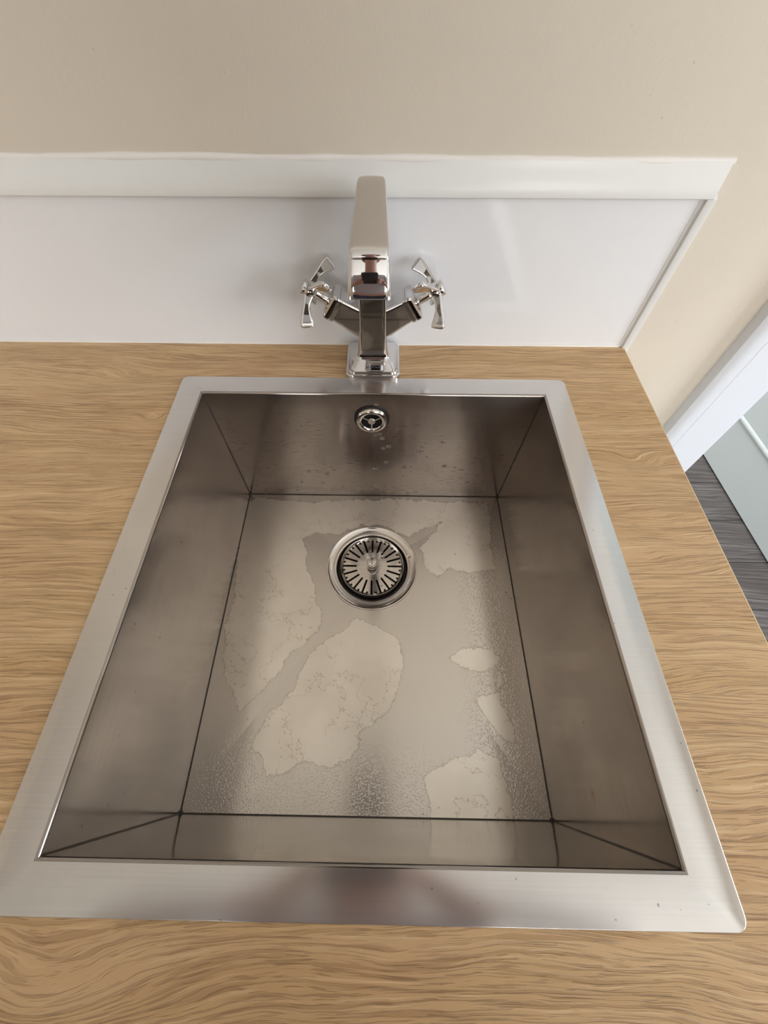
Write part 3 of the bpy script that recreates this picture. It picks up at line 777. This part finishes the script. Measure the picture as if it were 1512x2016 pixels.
MSKIN = NT('skin'); MSKIN.bs(Base_Color=(*lin(186, 146, 132), 1), Roughness=.5); MSKIN.b.inputs['Subsurface Weight'].default_value = .05; MSKIN = MSKIN.m
MSWEAT = plain('grey_knit', lin(176, 170, 176), .9); MTROU = plain('dark_denim', lin(50, 52, 66), .9); MHAIR = plain('brown_hair', lin(70, 50, 38), .6)
def skin_mesh(name, verts, edges, radii, mat, root, levels=2, parent=None):
    me = bpy.data.meshes.new(name); me.from_pydata([tuple(v) for v in verts], edges, []); o = link(name, me, mat)
    md = o.modifiers.new('skin', 'SKIN'); md.use_smooth_shade = True
    lay = me.skin_vertices[0].data if me.skin_vertices else None
    if lay is None:
        bm = bmesh.new(); bm.from_mesh(me); bm.verts.layers.skin.verify(); bm.to_mesh(me); bm.free(); lay = me.skin_vertices[0].data
    for i, r in enumerate(radii):
        lay[i].radius = r if isinstance(r, tuple) else (r, r); lay[i].use_root = (i == root)
    s = o.modifiers.new('sub', 'SUBSURF'); s.levels = s.render_levels = levels
    dg = bpy.context.evaluated_depsgraph_get(); dg.update()
    m2 = bpy.data.meshes.new_from_object(o.evaluated_get(dg)); o.modifiers.clear(); o.data = m2
    if not m2.materials: m2.materials.append(mat)
    for p in m2.polygons: p.use_smooth = True
    if parent: rel(o, parent)
    return o
PXC = .165; BY = .06      # the person stands close against the worktop
person = thing('person', 'person in grey sweater holding a phone over the sink, mirrored in the chrome spout', 'person', (PXC, -.50+BY, FLZ))
V = []; E_ = []; RD = []
def vt(p, r, prev=None):
    V.append(Vector(p) + (Vector((0, BY, 0)) if isinstance(p, tuple) else Vector())); RD.append(r); i = len(V)-1
    if prev is not None: E_.append((prev, i))
    return i
pel = vt((PXC, -.50, .03), (.14, .10)); wai = vt((PXC, -.47, .18), (.125, .09), pel); che = vt((PXC, -.41, .36), (.145, .10), wai); nb = vt((PXC, -.36, .48), (.075, .065), che)
nk = vt((PXC, -.325, .53), .05, nb); jaw = vt((PXC, -.275, .57), (.058, .062), nk); hd0 = vt((PXC, -.255, .63), (.074, .085), jaw); crown = vt((PXC, -.265, .70), (.062, .070), hd0)
nose = vt((PXC, -.165, .585), (.010, .010), hd0)
for s in (-1, 1):
    sh = vt((PXC+s*.17, -.39, .43), .055, che); el = vt((PXC+s*.235, -.27, .20), .042, sh)
    wr = vt(ph(s*.075-.012, -.150, .035), .024, el)
    pm = vt(ph(s*.052-.014, -.118, .028), (.030, .014), wr)
    for k, (ln, rr2) in enumerate(((.052, .0085), (.060, .009), (.056, .0085), (.044, .0075))):
        b0 = ph(s*.050-.016, -.118+.021*k, .014-.001*k); f0 = vt(b0, rr2, pm); f1 = vt(ph(s*.043-.016, -.112+.020*k, -.004), rr2*.95, f0); vt(ph(s*(.050-ln*.33)-.016, -.108+.019*k, -.006), rr2*.8, f1)
    t0 = vt(ph(s*.047-.016, -.108, .030), .0105, pm); t1 = vt(ph(s*.036-.016, -.088, .027), .0095, t0); vt(ph(s*.022-.016, -.074, .0235), .0085, t1)
    hp = vt((PXC+s*.09, -.50, -.04), .085, pel); kn = vt((PXC+s*.10, -.49, -.44), .055, hp); an_ = vt((PXC+s*.10, -.52, -.82), .036, kn); ft = vt((PXC+s*.11, -.42, -.872), (.038, .026), an_)
body = skin_mesh('body', V, E_, RD, MSKIN, pel, 2, person)
MEYE = plain('eye_white', (.5, .5, .5), .2)
for s in (-1, 1):
    bm = bmesh.new(); m = bmesh.ops.create_uvsphere(bm, u_segments=12, v_segments=8, radius=.011)
    for v in m['verts']: v.co += Vector((PXC+s*.031, -.188+BY, .625))
    rel(obj('eye', bm, MEYE, None, 180), person)
bm = bmesh.new(); m = bmesh.ops.create_uvsphere(bm, u_segments=12, v_segments=8, radius=.02)
for v in m['verts']: v.co = Vector((v.co.x*1.1, v.co.y*.4, v.co.z*.3)) + Vector((PXC, -.213+BY, .556))
rel(obj('mouth', bm, plain('lips', lin(165, 90, 85), .5), None, 180), person)
bm = bmesh.new()
m = bmesh.ops.create_uvsphere(bm, u_segments=24, v_segments=16, radius=.105)
for v in m['verts']:
    q = v.co.copy(); v.co = Vector((q.x*.93, q.y*1.0, q.z*1.0)) + Vector((PXC, -.290+BY, .675))
rel(obj('hair', bm, MHAIR, None, 180), person)
V2 = []; E2 = []; R2 = []
V, E_, RD = V2, E2, R2
pel = vt((PXC, -.50, .0), (.165, .125)); wai = vt((PXC, -.47, .18), (.15, .115), pel); che = vt((PXC, -.41, .36), (.165, .12), wai); vt((PXC, -.365, .465), (.085, .075), che)
for s in (-1, 1):
    sh = vt((PXC+s*.17, -.39, .43), .070, che); el = vt((PXC+s*.235, -.27, .20), .056, sh); vt(Vector((PXC+s*.235, -.27+BY, .20)).lerp(ph(s*.075-.012, -.150, .035), .8), .037, el)
skin_mesh('sweater', V, E_, RD, MSWEAT, 0, 2, person)
V, E_, RD = [], [], []
pel = vt((PXC, -.50, .02), (.150, .110))
for s in (-1, 1):
    hp = vt((PXC+s*.09, -.50, -.06), .100, pel); kn = vt((PXC+s*.10, -.49, -.44), .070, hp); vt((PXC+s*.10, -.515, -.80), .055, kn)
skin_mesh('trousers', V, E_, RD, MTROU, 0, 2, person)
for s in (-1, 1):
    bm = bmesh.new()
    rings = []
    for (y, hx, z1) in ((-.57, .030, -.83), (-.55, .040, -.81), (-.50, .043, -.81), (-.44, .046, -.84), (-.39, .046, -.860), (-.355, .036, -.872), (-.345, .020, -.880)):
        zc = (z1+FLZ)/2; rings.append([(PXC+s*.105+a, y+BY, zc+b) for a, b in rrect(hx, (z1-FLZ)/2, .012, 3)])
    bridge(bm, rings, True, True, True)
    rel(obj('shoe', bm, plain('black_shoe', (.02, .02, .022), .5), None, 180), person)
